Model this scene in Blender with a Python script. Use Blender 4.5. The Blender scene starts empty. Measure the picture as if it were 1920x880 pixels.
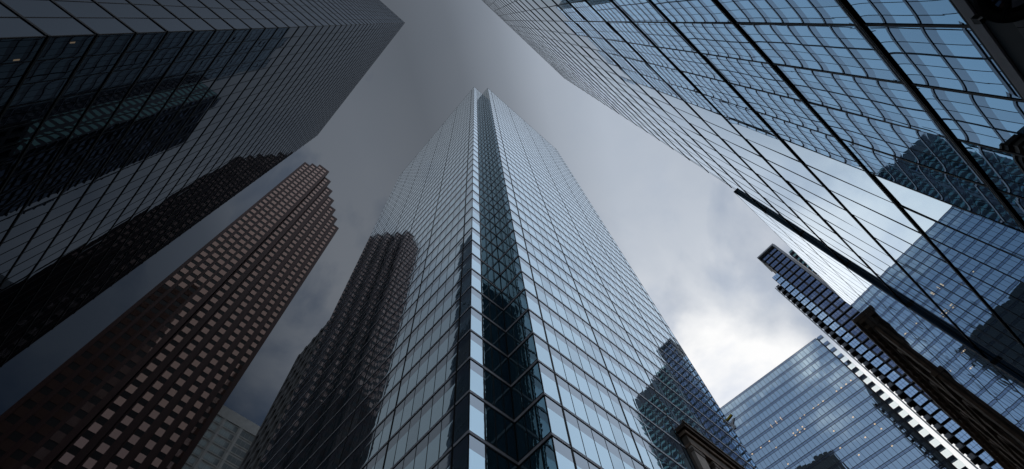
import bpy, math, random
from mathutils import Matrix, Vector
random.seed(7)
S = bpy.context.scene
C = S.collection
R = math.radians
# ------------------------------------------------------------------ camera
CAMZ = 1.7
A_, B_, C_, F_ = 3.31176389, 2.77356785, -0.684757191, 1057.98927
Rw = (Matrix.Rotation(A_, 3, 'Z') @ Matrix.Rotation(B_, 3, 'X') @ Matrix.Rotation(C_, 3, 'Z'))   # world -> camera
cd = bpy.data.cameras.new('camera')
cam = bpy.data.objects.new('camera', cd)
C.objects.link(cam)
cam.matrix_world = Matrix.Translation((0, 0, CAMZ)) @ Rw.transposed().to_4x4()
cd.sensor_width = 36.0
cd.lens = F_ / 1920.0 * 36.0
cd.clip_start = 0.1
cd.clip_end = 6000
S.camera = cam
S.view_settings.view_transform = 'Standard'
S.view_settings.look = 'None'
S.view_settings.exposure = 0.0
S.view_settings.gamma = 1.0
S.cycles.max_bounces = 8
S.cycles.glossy_bounces = 6
S.cycles.diffuse_bounces = 2
S.cycles.transparent_max_bounces = 8
S.cycles.caustics_reflective = False
S.cycles.caustics_refractive = False
S.cycles.sample_clamp_indirect = 4.0


def azel(az, el):
    a, e = R(az), R(el)
    return Vector((math.cos(a) * math.cos(e), math.sin(a) * math.cos(e), math.sin(e)))


SUN_AZ, SUN_EL = 150.0, 50.0
# ------------------------------------------------------------------ sky
W = bpy.data.worlds.new('World')
S.world = W
W.use_nodes = True
nt = W.node_tree
nt.nodes.clear()


def N(t, typ, **kw):
    n = t.nodes.new(typ)
    for k, v in kw.items():
        if k == 'inp':
            for a, b in v.items():
                n.inputs[a].default_value = b
        else:
            setattr(n, k, v)
    return n


def mathn(t, op, a, b=None, clamp=False):
    n = t.nodes.new('ShaderNodeMath'); n.operation = op; n.use_clamp = clamp
    for i, v in enumerate((a, b)):
        if v is None: continue
        if isinstance(v, (int, float)): n.inputs[i].default_value = v
        else: t.links.new(v, n.inputs[i])
    return n.outputs[0]


def ramp(t, fac, stops, interp='LINEAR'):
    n = t.nodes.new('ShaderNodeValToRGB')
    cr = n.color_ramp; cr.interpolation = interp
    while len(cr.elements) < len(stops): cr.elements.new(0.5)
    for e, (p, c) in zip(cr.elements, stops):
        e.position = p
        e.color = (c, c, c, 1) if isinstance(c, (int, float)) else (*c, 1)
    t.links.new(fac, n.inputs[0])
    return n.outputs[0]


def mixc(t, fac, a, b, mode='MIX'):
    n = t.nodes.new('ShaderNodeMix'); n.data_type = 'RGBA'; n.blend_type = mode
    for i, v in ((0, fac), (6, a), (7, b)):
        if isinstance(v, (int, float)): n.inputs[i].default_value = v
        elif isinstance(v, tuple): n.inputs[i].default_value = (*v, 1)
        else: t.links.new(v, n.inputs[i])
    return n.outputs[2]


tc = N(nt, 'ShaderNodeTexCoord')
dirv = tc.outputs['Generated']


def dotn(v):
    n = nt.nodes.new('ShaderNodeVectorMath'); n.operation = 'DOT_PRODUCT'
    nt.links.new(dirv, n.inputs[0]); n.inputs[1].default_value = v
    return n.outputs['Value']


def noise(t, vec, scale, detail=6, rough=0.55, dist=0.0):
    n = t.nodes.new('ShaderNodeTexNoise')
    t.links.new(vec, n.inputs['Vector'])
    n.inputs['Scale'].default_value = scale; n.inputs['Detail'].default_value = detail
    n.inputs['Roughness'].default_value = rough; n.inputs['Distortion'].default_value = dist
    return n.outputs['Fac']


sky = N(nt, 'ShaderNodeTexSky', sky_type='NISHITA', sun_disc=False)
sky.sun_elevation = R(SUN_EL)
sky.sun_rotation = R(90 - SUN_AZ)
n1 = noise(nt, dirv, 3.2, 7, 0.52, 0.3)
n2 = noise(nt, dirv, 8.0, 5, 0.55, 0.2)
n3 = noise(nt, dirv, 1.5, 2, 0.4)
n4 = noise(nt, dirv, 4.6, 6, 0.5, 0.4)
# gaps of blue where the cloud deck breaks up, mostly low down
lowd = dotn((0, 0, 1))
cov = mathn(nt, 'ADD', mathn(nt, 'MULTIPLY', n1, 0.9), mathn(nt, 'MULTIPLY', lowd, 0.62))
nb = dotn(azel(92, 22))
north = ramp(nt, nb, [(0.68, 0.0), (0.93, 0.85)], 'EASE')
cov = mathn(nt, 'SUBTRACT', cov, mathn(nt, 'MULTIPLY', north, mathn(nt, 'MULTIPLY', mathn(nt, 'SUBTRACT', 0.62, n4), 2.2)))
east = ramp(nt, dotn(azel(14, 38)), [(0.66, 0.0), (0.92, 1.0)], 'EASE')
cov = mathn(nt, 'SUBTRACT', cov, mathn(nt, 'MULTIPLY', east, 0.16))
cov = mathn(nt, 'ADD', cov, mathn(nt, 'MULTIPLY', mathn(nt, 'MULTIPLY', east, mathn(nt, 'SUBTRACT', n4, 0.5)), 0.9))
cover = ramp(nt, cov, [(0.70, 0.0), (0.90, 1.0)])
grey = ramp(nt, mathn(nt, 'ADD', mathn(nt, 'MULTIPLY', n3, 0.85), mathn(nt, 'MULTIPLY', n4, 0.15)),
            [(0.30, (3.9, 4.5, 5.4)), (0.50, (4.25, 4.85, 5.8)), (0.70, (4.7, 5.25, 6.15))])
# the bright break in the clouds low in the south
bd = dotn(azel(-68, 28))
br = mathn(nt, 'ADD', bd, mathn(nt, 'ADD', mathn(nt, 'MULTIPLY', mathn(nt, 'SUBTRACT', n4, 0.5), 0.16), mathn(nt, 'MULTIPLY', mathn(nt, 'SUBTRACT', n2, 0.5), 0.06)))
bright = ramp(nt, br, [(0.45, 0.0), (0.74, 0.10), (0.84, 0.22), (0.885, 0.42), (0.925, 1.0)])
cloudw = ramp(nt, n2, [(0.32, (7.6, 8.0, 8.8)), (0.52, (10.0, 10.0, 10.0))])
cloudc = mixc(nt, bright, grey, cloudw)
cloudc = mixc(nt, mathn(nt, 'MULTIPLY', north, ramp(nt, n4, [(0.44, 0.0), (0.60, 1.0)])), cloudc, (11.0, 11.0, 11.3))
blue = mixc(nt, 0.35, sky.outputs[0], (1.8, 3.0, 4.9))
skyc = mixc(nt, cover, blue, cloudc)
skyc = mixc(nt, mathn(nt, 'MULTIPLY', bright, 0.92), skyc, cloudc)
# added gradient darkening the sky colour in the north east, lifting northwards
dk = mathn(nt, 'MULTIPLY', mathn(nt, 'ADD', dotn(azel(35, 5)), 1.0), 0.5)


def rc(f, k): return (f * (1 - 0.16 * k), f, f * (1 + 0.22 * k))


darkc = ramp(nt, dk, [(0.40, 1.0), (0.455, 0.98), (0.50, 0.78), (0.53, 0.52), (0.565, 0.33), (0.605, 0.26), (0.66, 0.29), (0.70, 0.28), (0.745, rc(0.19, .2)), (0.78, rc(0.10, .5)), (0.84, rc(0.046, .9)), (0.88, rc(0.034, 1))])
darkc = mixc(nt, north, darkc, (0.9, 0.9, 0.9))
skyc = mixc(nt, 1.0, skyc, darkc, 'MULTIPLY')
bg = N(nt, 'ShaderNodeBackground'); bg.inputs[1].default_value = 0.1
nt.links.new(skyc, bg.inputs[0])
out = N(nt, 'ShaderNodeOutputWorld')
nt.links.new(bg.outputs[0], out.inputs[0])
# ------------------------------------------------------------------ sun (behind cloud)
sl = bpy.data.lights.new('sun', 'SUN')
sl.energy = 0.5; sl.angle = R(180); sl.color = (0.95, 0.98, 1.0)
so = bpy.data.objects.new('sun', sl)
so.rotation_euler = (-azel(SUN_AZ, SUN_EL)).to_track_quat('-Z', 'Y').to_euler()
C.objects.link(so)


# ------------------------------------------------------------------ materials
def newmat(name):
    m = bpy.data.materials.new(name); m.use_nodes = True
    t = m.node_tree; t.nodes.clear()
    o = t.nodes.new('ShaderNodeOutputMaterial')
    return m, t, o


def glass(name, refl, body, f0, rough=0.0, wave=0.004, wscale=0.55, pillow=0.0, var=0.12, fine=0.0, graze=(0.93, 0.96, 1.0), gmax=1.0):
    """coated facade glass: tinted mirror over a dark or blind-backed body, rising to full reflection at grazing angles"""
    m, t, o = newmat(name)
    geo = t.nodes.new('ShaderNodeNewGeometry'); uv = t.nodes.new('ShaderNodeUVMap')
    pos = geo.outputs['Position']
    h = mathn(t, 'MULTIPLY', noise(t, pos, wscale, 2, 0.45), wave)
    if fine: h = mathn(t, 'ADD', h, mathn(t, 'MULTIPLY', noise(t, pos, wscale * 4.5, 1, 0.4), fine))
    if pillow:
        s = t.nodes.new('ShaderNodeSeparateXYZ'); t.links.new(uv.outputs[0], s.inputs[0])
        def edge(x):
            c = mathn(t, 'SUBTRACT', x, 0.5); c = mathn(t, 'ABSOLUTE', c); c = mathn(t, 'MULTIPLY', c, 2.0)
            return mathn(t, 'POWER', c, 7.0)
        e = mathn(t, 'MAXIMUM', edge(s.outputs[0]), edge(s.outputs[1]))
        h = mathn(t, 'ADD', h, mathn(t, 'MULTIPLY', e, -pillow))
    bu = t.nodes.new('ShaderNodeBump'); bu.inputs['Strength'].default_value = 1.0; bu.inputs['Distance'].default_value = 1.0
    t.links.new(h, bu.inputs['Height'])
    lw = t.nodes.new('ShaderNodeLayerWeight'); lw.inputs['Blend'].default_value = 0.5
    fz = mathn(t, 'POWER', lw.outputs['Facing'], 4.0)
    fac = mathn(t, 'ADD', mathn(t, 'MULTIPLY', fz, gmax - f0), f0, True)
    g = t.nodes.new('ShaderNodeBsdfGlossy'); g.inputs['Roughness'].default_value = rough
    t.links.new(mixc(t, fz, refl, graze), g.inputs['Color'])
    t.links.new(bu.outputs[0], g.inputs['Normal'])
    d = t.nodes.new('ShaderNodeBsdfDiffuse')
    vn = noise(t, pos, 0.23, 3, 0.6)
    bodyv = mixc(t, mathn(t, 'MULTIPLY', vn, var * 4, True), body, tuple(c * 0.45 for c in body))
    t.links.new(bodyv, d.inputs['Color'])
    mx = t.nodes.new('ShaderNodeMixShader')
    t.links.new(fac, mx.inputs[0]); t.links.new(d.outputs[0], mx.inputs[1]); t.links.new(g.outputs[0], mx.inputs[2])
    t.links.new(mx.outputs[0], o.inputs[0])
    return m


def solid(name, col, rough=0.5, metal=0.0, var=0.25, scale=1.5, spec=0.5, bump=0.0, bscale=8.0):
    m, t, o = newmat(name)
    p = t.nodes.new('ShaderNodeBsdfPrincipled')
    geo = t.nodes.new('ShaderNodeNewGeometry')
    nn = noise(t, geo.outputs['Position'], scale, 5, 0.6)
    c = mixc(t, ramp(t, nn, [(0.3, 0.0), (0.7, 1.0)]), tuple(x * (1 - var) for x in col), tuple(min(1, x * (1 + var)) for x in col))
    t.links.new(c, p.inputs['Base Color'])
    p.inputs['Roughness'].default_value = rough; p.inputs['Metallic'].default_value = metal
    p.inputs['Specular IOR Level'].default_value = spec
    if bump:
        b = t.nodes.new('ShaderNodeBump'); b.inputs['Distance'].default_value = bump
        t.links.new(noise(t, geo.outputs['Position'], bscale, 5, 0.65), b.inputs['Height'])
        t.links.new(b.outputs[0], p.inputs['Normal'])
    t.links.new(p.outputs[0], o.inputs[0])
    return m


def emit(name, col, s):
    m, t, o = newmat(name)
    e = t.nodes.new('ShaderNodeEmission'); e.inputs[0].default_value = (*col, 1); e.inputs[1].default_value = s
    t.links.new(e.outputs[0], o.inputs[0])
    return m


def clear(name, col, tr):
    m, t, o = newmat(name)
    a = t.nodes.new('ShaderNodeBsdfTransparent'); a.inputs[0].default_value = (*col, 1)
    g = t.nodes.new('ShaderNodeBsdfGlossy'); g.inputs['Roughness'].default_value = 0.0
    mx = t.nodes.new('ShaderNodeMixShader'); mx.inputs[0].default_value = 1 - tr
    t.links.new(a.outputs[0], mx.inputs[1]); t.links.new(g.outputs[0], mx.inputs[2]); t.links.new(mx.outputs[0], o.inputs[0])
    return m


M = {}
M['c_vision'] = glass('pale blue vision glass', (0.62, 0.85, 1.0), (0.32, 0.46, 0.56), 0.76, 0.0, 0.0045, 0.6, 0.002)
M['c_vision_b'] = glass('pale blue vision glass with blinds', (0.58, 0.78, 0.92), (0.40, 0.48, 0.54), 0.66, 0.0, 0.0045, 0.6, 0.002)
M['c_vision_c'] = glass('pale blue vision glass, darker room', (0.62, 0.85, 1.0), (0.14, 0.22, 0.28), 0.72, 0.0, 0.0045, 0.6, 0.002)
M['c_spandrel'] = glass('grey spandrel glass', (0.66, 0.78, 0.90), (0.15, 0.19, 0.25), 0.40, 0.03, 0.003, 0.6, 0.001)
M['c_clear'] = glass('clear corner glass', (0.32, 0.50, 0.58), (0.034, 0.080, 0.100), 0.44, 0.0, 0.010, 0.8, 0.004, fine=0.002)
M['r_vision'] = glass('blue mirror glass', (0.29, 0.46, 0.61), (0.02, 0.035, 0.05), 0.82, 0.0, 0.0014, 0.34, 0.0004, fine=0.00004)
M['r_wing'] = glass('blue mirror wing glass', (0.60, 0.78, 0.95), (0.02, 0.035, 0.05), 0.80, 0.0, 0.002, 0.45, 0.0005)
M['l_vision'] = glass('dark mirror glass', (0.55, 0.66, 0.80), (0.003, 0.005, 0.008), 0.065, 0.0, 0.0028, 0.4, 0.0012, fine=0.0001, graze=(0.68, 0.74, 0.84), gmax=0.37)  # overall darkening of the left side put into the glass colour and reflectance
M['bb_vision'] = glass('steel blue glass', (0.60, 0.76, 0.87), (0.03, 0.045, 0.06), 0.70, 0.0, 0.006, 0.35, 0.002)
M['bb_band'] = glass('dark steel blue spandrel glass', (0.46, 0.58, 0.74), (0.025, 0.04, 0.06), 0.52, 0.05, 0.003, 0.5)
M['lit_clear'] = clear('clear corner pane', (0.9, 0.97, 0.97), 0.86)
M['black'] = solid('black anodised frame', (0.005, 0.006, 0.007), 0.55, spec=0.12)
M['dkframe'] = solid('dark grey frame', (0.022, 0.026, 0.032), 0.4)
M['alu'] = solid('grey aluminium band', (0.50, 0.50, 0.53), 0.55, 0.1, 0.10)
M['return'] = glass('dark return glass', (0.4, 0.65, 0.85), (0.002, 0.006, 0.010), 0.02, 0.0, 0.002, graze=(0.5, 0.6, 0.7), gmax=0.5)
M['aludark'] = solid('dark bronze aluminium', (0.40, 0.38, 0.39), 0.55, 0.1, 0.12)
M['core'] = solid('dark building core', (0.02, 0.024, 0.03), 0.6)
M['granite'] = solid('dark red granite', (0.040, 0.016, 0.013), 0.5, 0, 0.3, 6.0, 0.09, 0.002, 20)
M['granite_d'] = solid('deep brown granite spandrel', (0.012, 0.010, 0.010), 0.5, 0, 0.3, 5.0, 0.08)
M['rose'] = glass('bronze rose window glass', (0.88, 0.60, 0.50), (0.072, 0.042, 0.034), 0.085, 0.02, 0.004, 0.7)
M['concrete'] = solid('dark precast concrete', (0.13, 0.128, 0.125), 0.8, 0, 0.2, 1.2, 0.3)
M['darkwin'] = glass('black window glass', (0.35, 0.45, 0.6), (0.004, 0.005, 0.007), 0.10, 0.0, 0.004)
M['lime'] = solid('pale limestone', (0.55, 0.54, 0.50), 0.8, 0, 0.12, 0.6, 0.3)
M['limewin'] = glass('grey green window glass', (0.5, 0.6, 0.6), (0.30, 0.33, 0.33), 0.05, 0.05)
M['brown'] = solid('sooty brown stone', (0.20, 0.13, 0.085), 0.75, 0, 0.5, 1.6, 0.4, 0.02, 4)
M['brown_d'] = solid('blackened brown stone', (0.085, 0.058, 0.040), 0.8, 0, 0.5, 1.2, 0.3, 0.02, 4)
M['copper'] = solid('weathered copper edge', (0.42, 0.36, 0.33), 0.45, 0.4, 0.4, 1.0)
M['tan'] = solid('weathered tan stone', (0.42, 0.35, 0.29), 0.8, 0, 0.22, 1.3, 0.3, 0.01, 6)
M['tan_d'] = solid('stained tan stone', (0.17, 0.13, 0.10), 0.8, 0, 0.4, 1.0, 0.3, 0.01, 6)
M['bal'] = solid('grey balcony slab', (0.16, 0.17, 0.19), 0.7)
M['condoglass'] = glass('dark navy condo glass', (0.48, 0.64, 1.0), (0.012, 0.018, 0.035), 0.28, 0.0, 0.006, 0.9)
M['condobright'] = glass('light blue condo glass', (0.60, 0.80, 1.0), (0.26, 0.41, 0.68), 0.72, 0.0, 0.004, 0.9)
M['condoframe'] = solid('grey metal cladding', (0.42, 0.43, 0.46), 0.6, 0.0, 0.15)
M['blackpanel'] = solid('black metal panel', (0.010, 0.012, 0.017), 0.4)
M['teal'] = glass('green tinted glass', (0.45, 0.8, 0.72), (0.03, 0.07, 0.065), 0.28, 0.02)
M['lamp'] = emit('warm ceiling light', (1.0, 0.72, 0.46), 0.9)
M['lampdim'] = emit('dim warm ceiling light', (1.0, 0.78, 0.55), 0.10)
M['yellow'] = solid('yellow sign face', (0.86, 0.60, 0.0), 0.5, 0, 0.03)
M['white'] = solid('white sign face', (0.86, 0.87, 0.90), 0.5, 0, 0.03)
M['soffit'] = solid('charcoal granite fascia', (0.035, 0.033, 0.032), 0.6, 0, 0.15, 30, 0.4, 0.001, 60)
M['asphalt'] = solid('asphalt', (0.05, 0.05, 0.052), 0.9, 0, 0.2, 3, 0.3, 0.004, 40)
M['pave'] = solid('concrete pavement', (0.24, 0.23, 0.22), 0.85, 0, 0.15, 2)
M['groundm'] = solid('city ground', (0.12, 0.12, 0.115), 0.9, 0, 0.2, 0.2)
M['paint'] = solid('white road paint', (0.7, 0.7, 0.68), 0.7, 0, 0.1)
M['domeglass'] = glass('smoked lamp glass', (0.8, 0.85, 1.0), (0.01, 0.01, 0.012), 0.55, 0.02, 0.0)


# ------------------------------------------------------------------ mesh helpers
class MB:
    def __init__(s): s.v = []; s.f = []; s.m = []; s.uv = []
    def quad(s, pts, mi=0):
        i = len(s.v); s.v += [tuple(p) for p in pts]; s.f.append(tuple(range(i, i + len(pts)))); s.m.append(mi)
        s.uv += [(0, 0), (1, 0), (1, 1), (0, 1)][:len(pts)] if len(pts) <= 4 else [(0, 0)] * len(pts)
    def box(s, o, ux, uy, uz, mi=0):
        """o corner, three edge vectors (right handed)"""
        o, ux, uy, uz = Vector(o), Vector(ux), Vector(uy), Vector(uz)
        if ux.cross(uy).dot(uz) < 0: ux, uy = uy, ux
        p = [o, o + ux, o + ux + uy, o + uy]; q = [a + uz for a in p]
        for fc in ((p[3], p[2], p[1], p[0]), (q[0], q[1], q[2], q[3]), (p[0], p[1], q[1], q[0]), (p[1], p[2], q[2], q[1]), (p[2], p[3], q[3], q[2]), (p[3], p[0], q[0], q[3])):
            s.quad(fc, mi)
    def prism(s, poly, z0, z1, mi=0):
        n = len(poly)
        area = sum(poly[i][0] * poly[(i + 1) % n][1] - poly[(i + 1) % n][0] * poly[i][1] for i in range(n))
        if area < 0: poly = poly[::-1]
        for i in range(n):
            a, b = poly[i], poly[(i + 1) % n]
            s.quad([(a[0], a[1], z0), (b[0], b[1], z0), (b[0], b[1], z1), (a[0], a[1], z1)], mi)
        s.quad([(a[0], a[1], z1) for a in poly], mi)
        s.quad([(a[0], a[1], z0) for a in poly[::-1]], mi)
    def mesh(s, name, mats):
        me = bpy.data.meshes.new(name)
        me.from_pydata(s.v, [], s.f)
        for m in mats: me.materials.append(m)
        me.polygons.foreach_set('material_index', s.m)
        l = me.uv_layers.new(name='UVMap')
        l.data.foreach_set('uv', [c for u in s.uv for c in u])
        if getattr(s, 'smooth', False): me.polygons.foreach_set('use_smooth', [True] * len(me.polygons))
        me.update()
        return me
    def build(s, name, mats, parent=None, kind=None):
        if not isinstance(mats, (list, tuple)): mats = [mats]
        o = bpy.data.objects.new(name, s.mesh(name, mats)); C.objects.link(o)
        if parent: o.parent = parent; o.matrix_parent_inverse = parent.matrix_world.inverted()
        if kind: o['kind'] = kind
        return o


def thing(name, label, cat, loc, group=None):
    o = bpy.data.objects.new(name, None); C.objects.link(o)
    o.location = loc; o.matrix_world = Matrix.Translation(loc)
    o['label'] = label; o['category'] = cat
    if group: o['group'] = group
    return o


def link(name, me, mw, parent, kind=None):
    o = bpy.data.objects.new(name, me); C.objects.link(o)
    o.parent = parent
    pl = parent.location if parent.type == 'EMPTY' else Vector((0, 0, 0))
    o.matrix_local = Matrix.Translation(-pl) @ mw
    if kind: o['kind'] = kind
    return o


CP = Vector((0, 0, CAMZ))


def pix(p):
    v = Rw @ (Vector(p) - CP)
    if v.z > -0.1: return None
    return (960 - v.x / v.z * F_, 440 + v.y / v.z * F_)


def parea(pts):
    q = [pix(p) for p in pts]
    if any(a is None for a in q): return 0
    cx = sum(a[0] for a in q) / len(q); cy = sum(a[1] for a in q) / len(q)
    if not (-40 < cx < 1960 and -40 < cy < 920): return 0
    return abs(sum(q[i][0] * q[(i + 1) % len(q)][1] - q[(i + 1) % len(q)][0] * q[i][1] for i in range(len(q)))) / 2


UNIT = {}


def unit_pane(w, h, t, m):
    k = (round(w, 3), round(h, 3), t, m)
    if k not in UNIT:
        b = MB()
        b.quad([(-w / 2, 0, -h / 2), (w / 2, 0, -h / 2), (w / 2, 0, h / 2), (-w / 2, 0, h / 2)])
        b.quad([(-w / 2, t, -h / 2), (w / 2, t, -h / 2), (w / 2, 0, -h / 2), (-w / 2, 0, -h / 2)])
        b.quad([(-w / 2, 0, h / 2), (w / 2, 0, h / 2), (w / 2, t, h / 2), (-w / 2, t, h / 2)])
        b.quad([(w / 2, 0, -h / 2), (w / 2, t, -h / 2), (w / 2, t, h / 2), (w / 2, 0, h / 2)])
        b.quad([(-w / 2, t, -h / 2), (-w / 2, 0, -h / 2), (-w / 2, 0, h / 2), (-w / 2, t, h / 2)])
        UNIT[k] = b.mesh('pane', [M[m]])
    return UNIT[k]


class Panes:
    """panes of one thing; those that show largest become parts, the others one joined part"""
    def __init__(s, root, limit=300): s.root = root; s.items = {}; s.limit = limit
    def add(s, name, mat, c, u, n, w, h, jit):
        u3 = Vector((u[0], u[1], 0)); n3 = Vector((n[0], n[1], 0)); c = Vector(c)
        a, b = random.gauss(0, jit), random.gauss(0, jit)
        U = (u3 + n3 * a).normalized(); Z = (Vector((0, 0, 1)) + n3 * b).normalized()
        s.items.setdefault(name, []).append((c, U, Z, w, h, mat))
    def finish(s):
        for name, L in s.items.items():
            sc = []
            for k, (c, U, Z, w, h, mat) in enumerate(L):
                n = U.cross(Z)
                vis = n.dot(CP - c) > 0
                pts = [c - U * w / 2 - Z * h / 2, c + U * w / 2 - Z * h / 2, c + U * w / 2 + Z * h / 2, c - U * w / 2 + Z * h / 2]
                sc.append((parea(pts) if vis else 0, k, pts))
            order = sorted(sc, key=lambda x: -x[0])
            top = [x for x in order[:s.limit] if x[0] > 12]
            pick = {x[1] for x in top}
            for _, k, pts in top:
                c, U, Z, w, h, mat = L[k]
                n = U.cross(Z)
                Mx = Matrix((U, -n, Z)).transposed().to_4x4()
                link(name, unit_pane(w, h, 0.03, mat), Matrix.Translation(c) @ Mx, s.root)
            mats = sorted({x[5] for x in L}); b = MB()
            for _, k, pts in sc:
                if k in pick: continue
                b.quad([p - Vector(s.root.location) for p in pts], mats.index(L[k][5]))
            if b.f: link(name, b.mesh(name, [M[x] for x in mats]), Matrix.Translation(s.root.location), s.root, 'stuff')


def bar(root, name, o, u, n, lu, depth, lz, mats, proud=0.0, prof=None):
    """bar starting at o, running lu along u, lz up, from the wall out by depth"""
    u3 = Vector((u[0], u[1], 0)); n3 = Vector((n[0], n[1], 0)); b = MB(); rl = Vector(root.location)
    if prof is None: prof = [(0, lz, depth, 0)]
    for (z0, z1, d, mi) in prof:
        b.box(Vector(o) - rl + Vector((0, 0, z0)) - n3 * 0.05, u3 * lu, n3 * (d + 0.05), Vector((0, 0, z1 - z0)), mi)
    return link(name, b.mesh(name, [M[x] for x in mats]), Matrix.Translation(rl), root)


def curtain(P, root, p0, u, n, ub, zf, rowfn, thick=(), mull=(0.05, 0.04), tmull=(0.14, 0.06), transom=None, tmats=('black',), mmat='black', jit=0.0015, z0=0.2, ztop=None, gap=0.0, ext0=0.0, ext1=0.0, tname='transom', mullions=True):
    """glass wall: ub breaks along u, zf floor lines (absolute z), rowfn(z_low,z_high) -> list of (za, zb, name, mat)"""
    p0 = Vector((p0[0], p0[1], 0)); u3 = Vector((u[0], u[1], 0)); n3 = Vector((n[0], n[1], 0))
    L = ub[-1]
    ztop = ztop or zf[-1]
    for k in range(len(zf) - 1):
        for (za, zb, nm, mt) in rowfn(zf[k], zf[k + 1]):
            for i in range(len(ub) - 1):
                a, b2 = ub[i] + gap, ub[i + 1] - gap
                c = p0 + u3 * ((a + b2) / 2) + Vector((0, 0, (za + zb) / 2))
                m_ = mt(i) if callable(mt) else mt
                P.add(nm, m_, c, u, n, b2 - a, zb - za, jit)
    if transom:
        prof = transom
        for z in zf:
            bar(root, tname, p0 + Vector((0, 0, z)) - u3 * ext0, u, n, L + ext0 + ext1, 0, 0, tmats, prof=prof)
    if mullions:
        for i, x in enumerate(ub):
            w, d = tmull if i in thick else mull
            if i == 0: xx = x
            elif i == len(ub) - 1: xx = x - w
            else: xx = x - w / 2
            bar(root, 'mullion', p0 + u3 * xx + Vector((0, 0, z0)), u, n, w, d, ztop - z0, (mmat,))


# ================================================================== THE SETTING
g = MB(); g.quad([(-2500, -2500, 0), (2500, -2500, 0), (2500, 2500, 0), (-2500, 2500, 0)]); g.build('ground', M['groundm'], kind='structure')
g = MB(); g.quad([(0.6, -400, 0.004), (11.4, -400, 0.004), (11.4, 400, 0.004), (0.6, 400, 0.004)]); g.build('road', M['asphalt'], kind='structure')
g = MB(); g.quad([(11.4, -11.2, 0.004), (420, -11.2, 0.004), (420, 12.4, 0.004), (11.4, 12.4, 0.004)]); g.build('side_road', M['asphalt'], kind='structure')
g = MB(); g.box((-3.4, -400, 0), (4.0, 0, 0), (0, 800, 0), (0, 0, 0.13)); g.build('pavement', M['pave'], kind='structure')
g = MB(); g.box((11.4, -400, 0), (3.8, 0, 0), (0, 388.8, 0), (0, 0, 0.13)); g.box((15.2, -15.0, 0), (400, 0, 0), (0, 3.8, 0), (0, 0, 0.13))
g.build('far_pavement', M['pave'], kind='structure')
g = MB(); g.box((11.4, 12.4, 0), (4, 0, 0), (0, 380, 0), (0, 0, 0.13)); g.box((15.4, 12.4, 0), (400, 0, 0), (0, 3.7, 0), (0, 0, 0.13))
g.build('corner_pavement', M['pave'], kind='structure')
g = MB()
for k in range(-30, 30): g.quad([(5.93, k * 8, 0.008), (6.07, k * 8, 0.008), (6.07, k * 8 + 3, 0.008), (5.93, k * 8 + 3, 0.008)])
g.build('lane_markings', M['paint'], kind='structure')


def zlines(base, step, top):
    z = base
    while z - step > 1.0: z -= step
    L = []
    while z < top + 0.01: L.append(z); z += step
    return L


# ================================================================== RIGHT TOWER (blue mirror glass over the camera)
RX = -3.52
RB, RS, RTOP = 8.08 + CAMZ, 4.1, 8.08 + 26 * 4.1 + CAMZ
rt = thing('glass_tower', 'tall blue mirror-glass tower at the right with thick black bands between rows of large panes', 'tower', (RX, -5, 0), None)
b = MB(); b.prism([(RX - 0.06, -20.17), (RX - 0.06, 9.0), (RX - 40, 9.0), (RX - 40, -20.17)], 0.1, RTOP - 0.3)
link('core', b.mesh('core', [M['core']]), Matrix.Translation((0, 0, 0)), rt)
P = Panes(rt)
m0 = 4.05
ys = [m0 + 1.213 * k for k in range(-9, 14)]          # distance along -y
ys = [y for y in ys if y < 19.9] + [20.2]
ub = [y - ys[0] for y in ys]
zf = [RB - 1.94] + [RB + RS * k for k in range(0, 27)]
curtain(P, rt, (RX, -ys[0]), (0, -1), (1, 0), ub, zf, lambda a, c: [(a + 0.06, c - 0.06, 'window_pane', 'r_vision')],
        mull=(0.045, 0.008), transom=[(-0.05, 0.05, 0.032, 0), (-0.007, 0.007, 0.036, 1)], tmats=('black', 'alu'), jit=0.0022, z0=RB - 1.94, ext1=0.12)
P.finish()
# the stone fascia and canopy edge under the glass
zs = RB - 1.94
b = MB(); b.box((RX - 0.05, 9.0, zs - 0.21), (0.12, 0, 0), (0, -29.15, 0), (0, 0, 0.16)); link('sill', b.mesh('sill', [M['alu']]), Matrix(), rt)
b = MB(); b.box((RX - 0.05, 9.0, zs - 0.62), (0.10, 0, 0), (0, -29.15, 0), (0, 0, 0.40)); link('shadow_gap', b.mesh('shadow_gap', [M['black']]), Matrix(), rt)
for k in range(9):
    b = MB(); b.box((RX - 0.05, 9.0 - k * 3.24 - 0.004, 0.14), (0.14, 0, 0), (0, -3.232, 0), (0, 0, zs - 0.62 - 0.14 - 0.003))
    link('fascia_panel', b.mesh('fascia_panel', [M['soffit']]), Matrix(), rt)
for o in list(rt.children):
    if o.name.startswith(('core', 'sill', 'shadow_gap', 'fascia_panel')): o.matrix_local = Matrix.Translation(-Vector(rt.location))

# the lower wing standing slightly proud of the tower
WX = -3.34
WTOP = 35.9 + CAMZ
wg = thing('tower_wing', 'lower mirror-glass wing beyond the dark vertical strip at the far end of the blue tower', 'building', (WX, -25, 0))
wl = -Vector(wg.location)
b = MB(); b.prism([(WX - 0.06, -20.27), (WX - 0.06, -33.0), (WX - 30, -33.0), (WX - 30, -20.27)], 0.1, WTOP - 0.25)
link('core', b.mesh('core', [M['core']]), Matrix(), wg)
P = Panes(wg)
ub = [0] + [0.62 + 1.213 * k for k in range(0, 10)] + [12.75]
zw = zlines(WTOP - 0.0, 4.1, WTOP + 0.5)
curtain(P, wg, (WX, -20.25), (0, -1), (1, 0), ub, zw, lambda a, c: [(a + 0.02, c - 0.02, 'window_pane', 'r_wing')],
        mull=(0.014, 0.006), transom=[(-0.03, 0.03, 0.008, 0)], jit=0.0012, z0=0.2)
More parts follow.
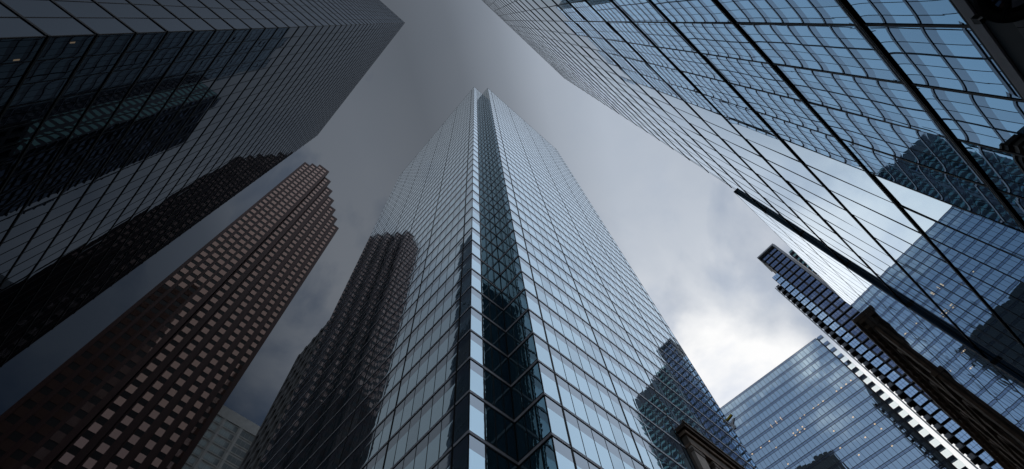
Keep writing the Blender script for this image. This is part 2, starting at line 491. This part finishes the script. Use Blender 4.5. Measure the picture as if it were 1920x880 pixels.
# dark return facing the camera
zr = zlines(WTOP, 4.1, WTOP + 0.5)
for k in range(len(zr) - 1):
    P.add('return_pane', 'return', (WX - 0.10, -20.24, (zr[k] + zr[k + 1]) / 2), (-1, 0), (0, 1), 0.17, 3.95, 0.002)
P.finish()
for z in zr:
    bar(wg, 'return_transom', (WX - 0.18, -20.25, z - 0.09), (1, 0), (0, 1), 0.18, 0.02, 0.18, ('black',))
bar(wg, 'coping', (WX - 0.18, -20.25, WTOP - 0.02), (1, 0), (0, 1), 0.19, 0.03, 0.14, ('black',))
bar(wg, 'corner_post', (WX - 0.03, -20.25, 0.2), (1, 0), (0, 1), 0.035, 0.012, WTOP - 0.2, ('aludark',))
for o in wg.children:
    if o.name.startswith('core'): o.matrix_local = Matrix.Translation(wl)

# round lamp on the fascia at the top right corner of the view
lp = thing('wall_lamp', 'round black wall lamp on the dark stone fascia under the blue mirror-glass tower', 'lamp', (RX + 0.09, -2.6, 7.2))


def lathe(prof, seg=28):
    b = MB()
    for i in range(len(prof) - 1):
        for k in range(seg):
            a0, a1 = 2 * math.pi * k / seg, 2 * math.pi * (k + 1) / seg
            (r0, x0), (r1, x1) = prof[i], prof[i + 1]
            q = [(x0, r0 * math.cos(a0), r0 * math.sin(a0)), (x0, r0 * math.cos(a1), r0 * math.sin(a1)), (x1, r1 * math.cos(a1), r1 * math.sin(a1)), (x1, r1 * math.cos(a0), r1 * math.sin(a0))]
            if r1 < 1e-5: q = q[:3]
            b.quad(q)
    b.smooth = True
    return b


LAMPC = Vector((-2.98, -3.01, 6.27))
lp.location = LAMPC
LQ = Vector((0.58, 0.62, -0.53)).to_track_quat('X', 'Z').to_matrix().to_4x4()
LMX = Matrix.Translation(LAMPC) @ LQ
LR = LAMP_R = 0.25
link('lamp_ring', lathe([(0.21, -0.08), (LR, 0.0), (LR, 0.05), (LR - 0.03, 0.07), (LR - 0.07, 0.06), (LR - 0.08, 0.0)]).mesh('lamp_ring', [M['black']]), LMX, lp)
link('lamp_housing', lathe([(0.0, -0.24), (0.12, -0.23), (0.16, -0.16), (0.21, -0.08)]).mesh('lamp_housing', [M['black']]), LMX, lp)
link('lamp_glass', lathe([(LR - 0.07, 0.005), (LR - 0.09, 0.03), (0.14, 0.055), (0.10, 0.072), (0.05, 0.084), (0.0, 0.088)]).mesh('lamp_glass', [M['domeglass']]), LMX, lp)
b = MB(); b.box((0.09, -LR + 0.03, -0.010), (0.03, 0, 0), (0, 2 * LR - 0.06, 0), (0, 0, 0.020)); link('lamp_bar', b.mesh('lamp_bar', [M['black']]), LMX, lp)


def rod(name, a, b_, r, root, m='black'):
    a, b_ = Vector(a), Vector(b_); q = (b_ - a).to_track_quat('X', 'Z').to_matrix().to_4x4(); Lr = (b_ - a).length
    link(name, lathe([(0.0, 0.0), (r, 0.0), (r, Lr), (0.0, Lr)], 10).mesh(name, [M[m]]), Matrix.Translation(a) @ q, root)


rod('lamp_arm', (RX + 0.12, -3.82, 7.55), tuple(LAMPC + Vector((-0.15, -0.14, 0.12))), 0.014, lp)
b = MB(); b.box((RX + 0.09, -3.86, 7.50), (0.05, 0, 0), (0, 0.08, 0), (0, 0, 0.10)); link('lamp_bracket', b.mesh('lamp_bracket', [M['black']]), Matrix(), lp).matrix_local = Matrix.Translation(-LAMPC)

# ================================================================== LEFT TOWER (dark mirror glass)
LX, LY = 15.5, 16.2
LB, LS = 32.85 + CAMZ, 4.12
LTOP = LB + 39 * LS
lt = thing('glass_tower', 'dark mirror-glass tower at the upper left, its two walls meeting in a sharp edge', 'tower', (LX, LY, 0))
b = MB(); b.prism([(LX + 0.07, LY + 0.07), (63.2, LY + 0.07), (63.2, 60), (LX + 0.07, 60)], 0.1, LTOP - 0.3)
link('core', b.mesh('core', [M['core']]), Matrix(), lt)
P = Panes(lt)
zl = zlines(LB, LS, LTOP + 0.5)
row = lambda a, c: [(a + 0.08, c - 0.08, 'window_pane', 'l_vision')]
nl = 29
ubl = [1.645 * k for k in range(nl + 1)]
curtain(P, lt, (LX, LY), (1, 0), (0, -1), ubl, zl, row, mull=(0.05, 0.02), transom=[(-0.10, 0.10, 0.055, 0)], jit=0.0016, ext0=0.09, ext1=0.12, ztop=LTOP)
ubu = [1.42 * k for k in range(31)]
curtain(P, lt, (LX, LY + ubu[-1]), (0, -1), (-1, 0), [ubu[-1] - x for x in ubu[::-1]], zl, row, mull=(0.05, 0.02), transom=[(-0.10, 0.10, 0.055, 0)], jit=0.0016, ext1=0.0, ztop=LTOP)
for (x, z) in ((15.95, 36.6), (16.9, 33.0)):
    bar(lt, 'ceiling_light', (x, LY, z), (1, 0), (0, -1), 0.10, 0.012, 0.42, ('lampdim',))
P.finish()

# ================================================================== CENTRE TOWER
CX, CY, NX, NY = 15.3, -19.25, 18.4, -15.1      # R corner (CX,CY); L corner (NX,NY); concave corner (NX,CY)
CB, CS = 32.5 + CAMZ, 4.1
CTOP = CB + 46 * CS
ct = thing('glass_tower', 'tall pale blue glass tower in the centre with a dark notch cut down its corner', 'tower', (CX, CY, 0))
b = MB(); b.prism([(CX + 0.08, CY - 0.08), (NX + 0.08, CY - 0.08), (NX + 0.08, NY - 0.08), (64.3, NY - 0.08), (64.3, -55.8), (CX + 0.08, -55.8)], 0.1, CTOP - 0.3)
link('core', b.mesh('core', [M['core']]), Matrix(), ct)
P = Panes(ct)
zc = zlines(CB, CS, CTOP + 0.5)


def cmat(i): return random.choices(('c_vision', 'c_vision_b', 'c_vision_c'), (10, 2, 3))[0]
def crow(a, c): return [(a + 0.15, c - 1.42, 'window_pane', cmat), (c - 1.42, c - 0.15, 'spandrel_pane', 'c_spandrel')]
def crowd(a, c): return [(a + 0.15, c - 0.15, 'corner_pane', 'c_clear')]


trc = [(-0.175, -0.14, 0.045, 0), (-0.14, 0.14, 0.024, 1), (0.14, 0.17, 0.015, 0)]
ubr = [0.0, 1.73] + [1.73 + 1.4 * k for k in range(1, 25)] + [36.6]
thr = [1, 7, 13, 19, 25]
curtain(P, ct, (CX, CY), (0, -1), (-1, 0), ubr, zc, crow, thick=thr, mull=(0.05, 0.014), tmull=(0.17, 0.03), transom=trc, tmats=('black', 'alu'), jit=0.0008, ztop=CTOP)
ubL = [0.0, 1.55] + [1.55 + 1.4 * k for k in range(1, 32)] + [46.0]
thl = [len(ubL) - 1 - i for i in (1, 7, 13, 19, 25, 31)]
ubLr = [46.0 - x for x in ubL[::-1]]
curtain(P, ct, (64.4, NY), (-1, 0), (0, 1), ubLr, zc, crow, thick=thl, mull=(0.05, 0.014), tmull=(0.17, 0.03), transom=trc, tmats=('black', 'alu'), jit=0.0008, ztop=CTOP)
trn = [(-0.12, 0.14, 0.03, 1), (-0.26, -0.12, 0.035, 0), (0.14, 0.26, 0.02, 0)]
# strip and notch wall facing the right tower, and the notch wall facing the left tower
P2 = P
curtain(P, ct, (NX, NY), (0, -1), (-1, 0), [0, 1.36], zc, crow, mull=(0.045, 0.022), transom=trc, tmats=('black', 'alu'), jit=0.0008, ztop=CTOP, tname='strip_transom')
curtain(P, ct, (NX, NY - 1.36), (0, -1), (-1, 0), [0, 0.93, 1.86, 2.79], zc, crowd, mull=(0.07, 0.02), transom=trn, tmats=('black', 'aludark'), jit=0.002, ztop=CTOP, tname='notch_transom')
curtain(P, ct, (NX, CY), (-1, 0), (0, 1), [0.0, 1.03, 2.07, 3.1], zc, crowd, mull=(0.07, 0.02), transom=trn, tmats=('black', 'aludark'), jit=0.002, ztop=CTOP, tname='notch_transom')
bar(ct, 'ceiling_light', (17.0, CY, 25.8), (-1, 0), (0, 1), 0.3, 0.012, 0.10, ('lamp',))
P.finish()

for T in (lt, ct):
    for o in T.children:
        if o.name.startswith('core'): o.matrix_local = Matrix.Translation(-Vector(T.location))

# ================================================================== LATTICE BUILDING beyond the centre tower
HL = 105.3 + CAMZ
la = thing('office_building', 'dark concrete building with narrow black windows against the left edge of the notched centre tower', 'building', (64.6, NY, 0))
ll = Vector(la.location)
lw_, nf = 2.75, 26
b = MB(); b.prism([(64.6, NY - 0.5), (75.6, NY - 0.5), (75.6, -50), (64.6, -50)], 0.1, HL - 0.2)
link('wall', b.mesh('wall', [M['concrete']]), Matrix.Translation(-Vector((0, 0, 0))), la).matrix_local = Matrix.Translation(-ll)
for i in range(5):
    x = 64.6 + i * 2.75
    w = 0.75 if 0 < i < 4 else 0.55
    xx = x - w / 2 if 0 < i < 4 else (x if i == 0 else x - w)
    b = MB(); b.box(Vector((xx, NY - 0.55, 0.1)) - ll, (w, 0, 0), (0, 0.62, 0), (0, 0, HL - 0.1)); link('pier', b.mesh('pier', [M['concrete']]), Matrix.Translation(ll), la)
PW = Panes(la)
for k in range(nf):
    z = HL - 1.2 - k * 4.05
    b = MB(); b.box(Vector((64.6, NY - 0.55, z)) - ll, (11, 0, 0), (0, 0.50, 0), (0, 0, 1.15)); link('spandrel', b.mesh('spandrel', [M['concrete']]), Matrix.Translation(ll), la)
    for i in range(4):
        PW.add('window_pane', 'darkwin', (64.6 + 2.75 * i + 1.375, NY - 0.42, z - 1.45), (-1, 0), (0, 1), 2.0, 2.9, 0.003)
PW.finish()

# ================================================================== RED GRANITE TOWER
HR = 273.3 + CAMZ
rd = thing('granite_tower', 'tall dark red granite tower with square bronze windows and a sawtooth top', 'tower', (100, 8, 0))
rl = Vector(rd.location)
cor = [(103.6, 19.9), (103.5, 16.9), (101.8, 16.9), (101.8, 13.9), (100.0, 13.9), (100.0, 8.2)]
x, y = 100.0, 8.2
for k in range(6):
    cor += [(x + 3.5, y), (x + 3.5, y - 3.43)]; x += 3.5; y -= 3.43
poly = cor + [(135, y), (150, 5), (150, 19.9)]
# face list: (p0, length) for faces looking to -x
faces = [((103.55, 19.9), 3.0, ((0.95, 1.65),)), ((101.8, 16.9), 3.0, ((0.75, 1.65),)), ((100.0, 13.9), 5.7, ((0.45, 1.65), (2.85, 1.65)))]
x, y = 100.0, 8.2
for k in range(6): faces.append(((x + 3.5, y), 3.43, ((0.42, 1.60),))); x += 3.5; y -= 3.43
inset = 0.10
b = MB(); b.prism([(px + inset, py) if i % 2 or True else (px, py) for i, (px, py) in enumerate(poly[:-3])] + poly[-3:], 0.1, HR - 0.5)
link('wall', b.mesh('wall', [M['granite_d']]), Matrix(), rd).matrix_local = Matrix.Translation(-rl)
PR = Panes(rd); FH = 4.04
pr = MB(); gr = []
for (p0, L, wins) in faces:
    px, py = p0; a = 0.0
    for (w0, ww) in list(wins) + [(L, 0)]:
        b = MB(); b.box(Vector((px, py - a, 0.1)) - rl, (0.5, 0, 0), (0, -(w0 - a), 0), (0, 0, HR - 0.1))
        link('pier', b.mesh('pier', [M['granite']]), Matrix.Translation(rl), rd)
        a = w0 + ww
    b = MB(); b.box(Vector((px - 0.012, py - 0.25, HR - 1.6)) - rl, (0.5, 0, 0), (0, -L + 0.5, 0), (0, 0, 1.75)); link('parapet', b.mesh('parapet', [M['granite']]), Matrix.Translation(rl), rd)
    for f in range(67):
        z = HR - 2.4 - f * FH
        for (w0, ww) in wins:
            PR.add('window_pane', 'rose', (px + 0.05, py - w0 - ww / 2, z - 0.9), (0, -1), (-1, 0), ww - 0.04, 2.2, 0.002)
    # returns: granite flank looking to -y
for k, (px, py) in enumerate([(100.0, 8.2)] + [(100.0 + 3.5 * (j + 1), 8.2 - 3.43 * (j + 1)) for j in range(6)]):
    b = MB(); b.box(Vector((px + 0.01, py - 0.0, 0.1)) - rl, (3.9, 0, 0), (0, 0.12, 0), (0, 0, HR - 0.15)); link('flank', b.mesh('flank', [M['granite']]), Matrix.Translation(rl), rd)
PR.finish()

# ================================================================== PALE LIMESTONE OFFICE BLOCK far left
BX, HB = 160.0, 174.8 + CAMZ
be = thing('office_building', 'pale limestone office block low behind the foot of the red granite tower', 'building', (BX, -20, 0))
bl = Vector(be.location)
b = MB(); b.prism([(BX, 12), (BX, -33.5), (BX + 40, -33.5), (BX + 40, 12)], 0.1, HB); link('wall', b.mesh('wall', [M['lime']]), Matrix(), be).matrix_local = Matrix.Translation(-bl)
PB = Panes(be)
for i in range(7):
    yy = -33.3 + i * 6.6
    b = MB(); b.box(Vector((BX - 0.35, yy, 0.1)) - bl, (0.4, 0, 0), (0, 0.9, 0), (0, 0, HB - 5.0)); link('pier', b.mesh('pier', [M['lime']]), Matrix.Translation(bl), be)
    b = MB(); b.box(Vector((BX - 0.28, yy + 1.15, 0.1)) - bl, (0.3, 0, 0), (0, 0.3, 0), (0, 0, HB - 5.0)); link('rib', b.mesh('rib', [M['lime']]), Matrix.Translation(bl), be)
b = MB(); b.box(Vector((BX - 0.36, -33.5, HB - 4.9)) - bl, (0.4, 0, 0), (0, 45.5, 0), (0, 0, 5.0)); link('parapet', b.mesh('parapet', [M['lime']]), Matrix.Translation(bl), be)
for f in range(40):
    z = HB - 6.6 - f * 3.95
    for i in range(7):
        yy = -33.3 + i * 6.6 + 1.5
        for j in range(3):
            PB.add('window_pane', 'limewin', (BX - 0.06, yy + 0.85 + j * 1.7, z), (0, -1), (-1, 0), 1.62, 2.35, 0.003)
    b = MB(); b.box(Vector((BX - 0.2, -33.4, z - 1.95)) - bl, (0.22, 0, 0), (0, 45.3, 0), (0, 0, 0.25)); link('ledge', b.mesh('ledge', [M['lime']]), Matrix.Translation(bl), be)
PB.finish()

# ================================================================== BLUE OFFICE BLOCK at the lower right (glass slab across the view)
HBB = 173.9 + CAMZ
BA = R(5.4)
bu = Vector((math.cos(BA), math.sin(BA), 0)); bn = Vector((-math.sin(BA), math.cos(BA), 0))
b0 = Vector((-2.2, -165.0, 0)); BL = 56.9
bb = thing('office_block', 'wide steel-blue glass office block with dark floor bands and warm ceiling lights', 'building', tuple(b0))
b = MB(); bk = -bn * 45
pts = [b0 + bu * 2.1 - bn * 0.1, b0 + bu * BL - bn * 0.1, b0 + bu * BL + bk, b0 + bu * 2.1 + bk]
b.prism([(p.x, p.y) for p in pts], 0.1, HBB - 0.3); link('core', b.mesh('core', [M['core']]), Matrix(), bb).matrix_local = Matrix.Translation(-b0)
P = Panes(bb)
BF = 4.1
zb = [HBB - BF * k for k in range(42)][::-1]
p1 = b0 + bu * BL
def bbrow(a, c): return [(a + 0.06, c - 0.98, 'window_pane', 'bb_vision'), (c - 0.94, c - 0.06, 'spandrel_pane', 'bb_band')]
ubb = [0.0] + [1.5 * k for k in range(1, 37)] + [54.4]
curtain(P, bb, (p1.x, p1.y), (-bu.x, -bu.y), (bn.x, bn.y), ubb, zb, bbrow, mull=(0.09, 0.03), transom=[(-0.07, 0.07, 0.04, 0), (-1.02, -0.92, 0.03, 0)], tmats=('dkframe',), mmat='dkframe', jit=0.002)
# side wall (seen in the reflections)
curtain(P, bb, ((p1 + bk).x, (p1 + bk).y), (bn.x, bn.y), (bu.x, bu.y), [1.5 * k for k in range(31)], zb, bbrow, transom=[(-0.07, 0.07, 0.10, 0)], tmats=('dkframe',), jit=0.002, mullions=False)
# open glass corner bay: slabs with clear panes through which the sky shows
for k in range(len(zb) - 1):
    z = zb[k]
    b = MB(); b.box(-bn * 0.8 + bu * 0.25 + Vector((0, 0, zb[k + 1] - 1.35)), bu * 1.85, bn * 0.77, Vector((0, 0, 1.33)))
    link('corner_slab', b.mesh('corner_slab', [M['bb_band']]), Matrix.Translation(b0), bb)
    c = b0 + bu * 1.05 + Vector((0, 0, z + 1.37))
    P.add('corner_pane', 'lit_clear', c, (-bu.x, -bu.y), (bn.x, bn.y), 1.9, 2.6, 0.0)
# warm office lights seen in the glass (u along the face from the right corner, z)
P.finish()
inv = Rw.transposed()


def on_face(px, py, p, n):
    d = inv @ Vector((px - 960, -(py - 440), -F_))
    t = (Vector(p) - CP).dot(n) / d.dot(n)
    return CP + d * t


FACE_LIGHTS = [(1448, 802, 2), (1457, 795, 2), (1466, 788, 2), (1487, 814, 0), (1495, 808, 0), (1504, 802, 0), (1491, 818, 0), (1499, 812, 0), (1508, 806, 0),
               (1500, 786, 0), (1508, 780, 0), (1525, 767, 0), (1534, 761, 0), (1543, 754, 0), (1568, 735, 0), (1577, 729, 0), (1586, 722, 0), (1595, 715, 0),
               (1442, 829, 0), (1455, 841, 0), (1410, 853, 0), (1426, 841, 0), (1477, 872, 0), (1599, 784, 0), (1563, 810, 0), (1640, 797, 0), (1652, 806, 0), (1622, 822, 0), (1575, 842, 0), (1672, 838, 0), (1610, 855, 0)]
for (px, py, tp) in FACE_LIGHTS:
    h = on_face(px, py, b0, bn)
    w_, h_ = (0.18, 1.5) if tp == 2 else (0.45, 0.4)
    bar(bb, 'ceiling_light', (h.x, h.y, h.z), (-bu.x, -bu.y), (bn.x, bn.y), w_, 0.03, h_, ('lamp',))

# the logo letters high on the office block, partly behind the centre tower
su, sn = Vector((1, 0, 0)), Vector((0, 1, 0))
sg = thing('building_sign', 'small yellow and white letter sign sticking out past the edge of the centre tower', 'sign', tuple(on_face(1371, 788, (15, -56.6, 60), sn)))
sc_ = Vector(sg.location)


def sign_poly(name, pts, m, k=0.40, y0=0.0, dpt=0.22):
    """flat letter with black sides; pts are (to the right, up) in metres / k"""
    b = MB(); n = len(pts)
    f = [(-su * a * k + sn * (y0 + dpt) + Vector((0, 0, c * k))) for a, c in pts]; r = [p - sn * dpt for p in f]
    b.quad(f, 0); b.quad(r[::-1], 1)
    for i in range(n): b.quad([f[i], r[i], r[(i + 1) % n], f[(i + 1) % n]], 1)
    return link(name, b.mesh(name, [M[m], M['black']]), Matrix.Translation(sc_), sg)


sign_poly('beam', [(-5.4, -0.05), (1.13, 1.67), (1.37, 0.92), (-5.2, -0.82)], 'yellow')
sign_poly('letter_y', [(-2.2, -0.5), (-1.35, -0.5), (-0.35, -1.6), (0.55, -0.5), (1.4, -0.5), (0.05, -2.2), (0.05, -4.1), (-0.75, -4.1), (-0.75, -2.2)], 'white')
sign_poly('letter_e', [(-5.2, -0.9), (-2.8, -0.9), (-2.8, -1.5), (-4.4, -1.5), (-4.4, -2.15), (-3.0, -2.15), (-3.0, -2.75), (-4.4, -2.75), (-4.4, -3.5), (-2.8, -3.5), (-2.8, -4.1), (-5.2, -4.1)], 'white')
for c_ in (-0.9, -3.4):
    b = MB(); b.box(-su * 0.2 * 0.36 + Vector((0, -0.08, c_ * 0.36)), su * 2.2, sn * 0.07, Vector((0, 0, 0.06))); link('bracket', b.mesh('bracket', [M['black']]), Matrix.Translation(sc_), sg)
b = MB(); b.box(su * 1.6 + Vector((0, 0.0, -1.9)), su * 0.1, sn * 0.72, Vector((0, 0, 2.4))); link('mounting_plate', b.mesh('mounting_plate', [M['black']]), Matrix.Translation(sc_), sg)

# ================================================================== CONDOMINIUM TOWER
CYY = -130.0
FC = 3.05
HC = 1.417 * 130 + CAMZ
cx = lambda az: 130.0 / math.tan(R(az))          # az measured positive below the x axis
x_l, x_a, x_b, x_r = -2.6, -4.6, -6.9, -13.65
co = thing('condo_tower', 'slim dark condominium tower with light blue window squares and a grey framed top', 'tower', (-8, CYY, 0))
cl = Vector(co.location)


def cbox(name, x0, x1, y0, y1, z0, z1, m, root=co):
    rl_ = Vector(root.location); b = MB()
    b.box(Vector((min(x0, x1), min(y0, y1), z0)) - rl_, (abs(x1 - x0), 0, 0), (0, abs(y1 - y0), 0), (0, 0, z1 - z0))
    return link(name, b.mesh(name, [M[m]]), Matrix.Translation(rl_), root)


H1, H2 = 1.316 * 130 + CAMZ, 1.27 * 130 + CAMZ
cbox('wall', x_b, x_r + 0.3, CYY - 8, CYY - 0.5, 0.1, HC - 0.6, 'blackpanel')
cbox('side_wall', x_a - 0.02, x_b + 0.01, CYY - 7.5, CYY - 0.5, 0.1, H1, 'blackpanel')
cbox('frame_top', x_b + 0.5, x_r - 0.2, CYY - 8, CYY + 0.5, HC - 0.7, HC, 'condoframe')
cbox('frame_side', x_r + 0.45, x_r - 0.35, CYY - 8, CYY + 0.5, 0.1, HC - 0.703, 'condoframe')
cbox('frame_edge', x_b + 0.5, x_b + 0.2, CYY - 2, CYY + 0.4, H1 + 1, HC - 0.703, 'blackpanel')
P = Panes(co)
nfl = int(H1 / FC)
for k in range(int(HC / FC)):
    z1 = HC - 1.2 - k * FC
    if z1 < 4: break
    # dark bays: two groups of 3x2 panes
    for gi in range(2):
        for i in range(3):
            w = 0.86
            xc = x_b - 0.55 - gi * 3.1 - w * (i + 0.5)
            for j in range(2):
                P.add('dark_pane', 'condoglass', (xc, CYY - 0.38, z1 - 0.55 - j * 1.02), (-1, 0), (0, 1), w - 0.08, 0.94, 0.008)
    cbox('slab', x_b, x_r + 0.46, CYY - 0.6, CYY - 0.1, z1 - 2.65, z1 - 2.3, 'blackpanel')
for k in range(nfl):
    z1 = H1 - 0.3 - k * FC
    if z1 < 4: break
    for i in range(3):
        w = 0.74
        for j in range(2):
            P.add('window_pane', 'condobright', (x_a - 0.05 - w * (i + 0.5), CYY + 0.02, z1 - 0.62 - j * 1.16), (-1, 0), (0, 1), w - 0.07, 1.09, 0.004)
    cbox('window_frame', x_a, x_b, CYY - 0.5, CYY - 0.03, z1 - 2.4, z1 - 0.02, 'blackpanel')
for k in range(int(H2 / FC)):
    z1 = H2 - k * FC
    if z1 < 4: break
    cbox('balcony_slab', x_l - 0.35, x_a, CYY - 2.0, CYY - 0.25, z1 - 0.25, z1, 'blackpanel')
    cbox('balcony_panel', x_l - 0.55, x_a + 0.3, CYY - 0.36, CYY - 0.24, z1 + 0.0, z1 + 1.05, 'bal')
cbox('balcony_wall', x_l - 0.9, x_a, CYY - 7, CYY - 2.0, 0.1, H2, 'blackpanel')
cbox('balcony_fin', x_l, x_l - 0.28, CYY - 2.2, CYY - 0.1, 0.1, H2 + 0.8, 'condoframe')
P.finish()

# the broader slab behind it, mostly hidden by the right tower
c2 = thing('apartment_slab', 'broad apartment slab with green glass balconies just behind the slim condominium tower', 'building', (-25, -138, 0))
H3 = 1.337 * 138 + CAMZ
cbox('wall', -15.3, -36, -152, -139.2, 0.1, H3, 'blackpanel', c2)
cbox('end_wall', -22.5, -24.0, -139.2, -137.9, 0.1, H3 + 0.5, 'bal', c2)
cbox('end_wall', -34.6, -36.0, -139.2, -137.9, 0.1, H3 - 6, 'bal', c2)
P = Panes(c2)
for k in range(int(H3 / FC)):
    z1 = H3 - k * FC
    if z1 < 8: break
    for (xa, xb) in ((-15.3, -22.4), (-24.1, -34.5)):
        if xa < -24 and k < 3: continue
        cbox('balcony_slab', xa, xb, -139.3, -137.9, z1 - 0.25, z1, 'bal', c2)
        n_ = int((xa - xb) / 1.75)
        for i in range(n_):
            w = (xa - xb) / n_
            P.add('window_pane', 'condobright' if (xa > -20 and i < 2) else ('teal' if (i * 5 + k * 3) % 7 < 2 else 'condoglass'), (xa - w * (i + 0.5), -138.9, z1 - 1.5), (-1, 0), (0, 1), w - 0.15, 2.3, 0.01)
            if i % 2 == 0: P.add('balcony_glass', 'teal', (xa - w * (i + 1), -137.88, z1 + 0.5), (-1, 0), (0, 1), w * 1.7, 0.95, 0.01)
P.finish()

# ================================================================== OLD BROWN STONE BUILDING right of the condo
OX0, OX1, OY = -3.27, -2.56, -33.1
ZO = 34.0 + CAMZ
ob = thing('old_stone_building', 'sooty brown old stone building with dentils under its cornice, beyond the mirror-glass wing', 'building', (OX0, OY, 0))


def obx(name, x0, x1, y0, y1, z0, z1, m, root=ob): return cbox(name, x0, x1, y0, y1, z0, z1, m, root)


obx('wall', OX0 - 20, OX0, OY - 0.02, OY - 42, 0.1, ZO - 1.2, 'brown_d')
obx('cornice', OX0 - 1, OX1, OY - 0.0, OY - 42, ZO - 0.42, ZO, 'brown')
obx('cornice_lip', OX1 - 0.04, OX1 + 0.035, OY + 0.02, OY - 42, ZO - 0.18, ZO + 0.03, 'copper')
obx('cornice_moulding', OX0 - 0.8, OX1 - 0.18, OY - 0.03, OY - 42, ZO - 0.75, ZO - 0.423, 'brown')
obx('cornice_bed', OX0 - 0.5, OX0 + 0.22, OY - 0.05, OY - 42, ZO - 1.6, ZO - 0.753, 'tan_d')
for k in range(46):
    yy = OY - 0.35 - k * 0.9
    obx('dentil', OX0, OX1 - 0.22, yy, yy - 0.42, ZO - 1.15, ZO - 0.76, 'brown')
obx('string_course', OX0 - 0.2, OX0 + 0.30, OY - 0.05, OY - 42, ZO - 7.3, ZO - 6.9, 'brown')
obx('string_course', OX0 - 0.2, OX0 + 0.34, OY - 0.05, OY - 42, ZO - 17.3, ZO - 16.8, 'brown')
for k in range(11):
    yy = OY - 0.1 - k * 4.1
    obx('pilaster', OX0, OX0 + 0.16, yy, yy - 1.1, 0.1, ZO - 1.62, 'brown')
    if k < 10:
        for f, (za, zh) in enumerate(((ZO - 6.3, 3.9), (ZO - 11.6, 3.6), (ZO - 16.2, 3.3), (ZO - 21.5, 3.3), (ZO - 26.0, 3.3))):
            obx('window_sill', OX0 - 0.1, OX0 + 0.13, yy - 1.45, yy - 3.75, za - 0.25, za, 'tan_d')
            obx('window', OX0 + 0.0, OX0 + 0.012, yy - 1.6, yy - 3.6, za, za + zh * 0.72, 'darkwin')
            b = MB(); seg = 8; rr = 1.0; yc = yy - 2.6; zc_ = za + zh * 0.72
            arc = [(yc + rr * math.cos(math.pi * s / seg), zc_ + rr * math.sin(math.pi * s / seg)) for s in range(seg + 1)]
            arc2 = [(yc + (rr + .3) * math.cos(math.pi * s / seg), zc_ + (rr + .3) * math.sin(math.pi * s / seg)) for s in range(seg + 1)]
            for s in range(seg):
                q = [(arc[s], arc[s + 1], arc2[s + 1], arc2[s])]
                for (a1, a2, a3, a4) in q:
                    f0 = [Vector((OX0 + 0.2, a[0], a[1])) - Vector(ob.location) for a in (a1, a2, a3, a4)]
                    r0 = [p - Vector((0.2, 0, 0)) for p in f0]
                    b.quad(f0[::-1]); b.quad([f0[0], f0[1], r0[1], r0[0]]); b.quad([f0[2], f0[3], r0[3], r0[2]])
            link('window_arch', b.mesh('window_arch', [M['brown']]), Matrix.Translation(ob.location), ob)

# ================================================================== OLD TAN STONE BUILDING in front of the centre tower
TX = 14.62
TY = -38.35
ZT = 42.75 + CAMZ
tn = thing('old_stone_building', 'weathered tan old stone building with heavy dark cornice at the foot of the centre tower', 'building', (TX, TY, 0))
tb = lambda name, x0, x1, y0, y1, z0, z1, m: cbox(name, x0, x1, y0, y1, z0, z1, m, tn)
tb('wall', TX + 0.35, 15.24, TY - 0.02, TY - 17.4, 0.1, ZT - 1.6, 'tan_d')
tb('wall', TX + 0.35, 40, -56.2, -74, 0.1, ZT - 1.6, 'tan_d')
tb('cornice', TX - 0.50, 15.22, TY + 0.5, TY - 36, ZT - 0.5, ZT, 'brown_d')
tb('cornice_lip', TX - 0.62, TX - 0.42, TY + 0.6, TY - 36, ZT - 0.1, ZT + 0.12, 'tan_d')
tb('cornice_moulding', TX - 0.22, 15.22, TY + 0.25, TY - 36, ZT - 0.95, ZT - 0.503, 'brown')
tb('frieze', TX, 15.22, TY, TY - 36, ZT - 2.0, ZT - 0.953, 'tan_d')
tb('architrave', TX - 0.08, 15.22, TY + 0.06, TY - 36, ZT - 2.3, ZT - 2.003, 'brown')
for k in range(12):
    yy = TY - k * 3.0
    tb('pilaster', TX + 0.0, TX + 0.36, yy, yy - (1.55 if k == 0 else 0.9), 0.1, ZT - 2.303, 'tan')
    tb('capital', TX - 0.07, TX + 0.34, yy + 0.06, yy - (1.61 if k == 0 else 0.96), ZT - 3.0, ZT - 2.6, 'tan_d')
    for f in range(9):
        za = ZT - 6.0 - f * 4.3
        if k < 11:
            tb('window', TX + 0.34, TX + 0.352, yy - 1.0 - (0.6 if k == 0 else 0), yy - 2.95, za, za + 3.2, 'darkwin')
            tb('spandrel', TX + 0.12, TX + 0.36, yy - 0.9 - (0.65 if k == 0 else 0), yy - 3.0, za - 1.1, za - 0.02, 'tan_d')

# ================================================================== towers that show only as reflections, behind the centre tower
def banded(name, label, x0, x1, y0, y1, H, mats, fh, wn, cat='tower'):
    t_ = thing(name, label, cat, (x0, y1, 0))
    cbox('wall', x0, x1, y0, y1, 0.1, H, mats[0], t_)
    P_ = Panes(t_, 0)
    for k in range(int(H / fh) - 1):
        z = H - 2.0 - k * fh
        cbox('ledge', x0 - 0.3, x1 + 0.3, y1 - 0.1, y1 + 0.35, z - 1.9, z - 1.45, mats[2], t_)
        for i in range(wn):
            w = (x1 - x0) / wn
            P_.add('window_pane', 'condoglass' if (i * 7 + k * 3) % 5 else mats[3], (x1 - w * (i + 0.5), y1 + 0.03, z), (-1, 0), (0, 1), w * 0.72, fh * 0.55, 0.01)
        wn2 = 8; w = (y1 - y0) / wn2
        for i in range(wn2):
            P_.add('window_pane', mats[1], (x0 - 0.03, y1 - w * (i + 0.5), z), (0, -1), (-1, 0), w * 0.7, fh * 0.55, 0.01)
    P_.finish()
    return t_


banded('hidden_tower', 'dark tower with green windows, seen only mirrored in the dark left tower', 100, 128, -66, -33, 267, ('blackpanel', 'teal', 'aludark', 'darkwin'), 4.2, 10)
print('objects', len(bpy.data.objects))
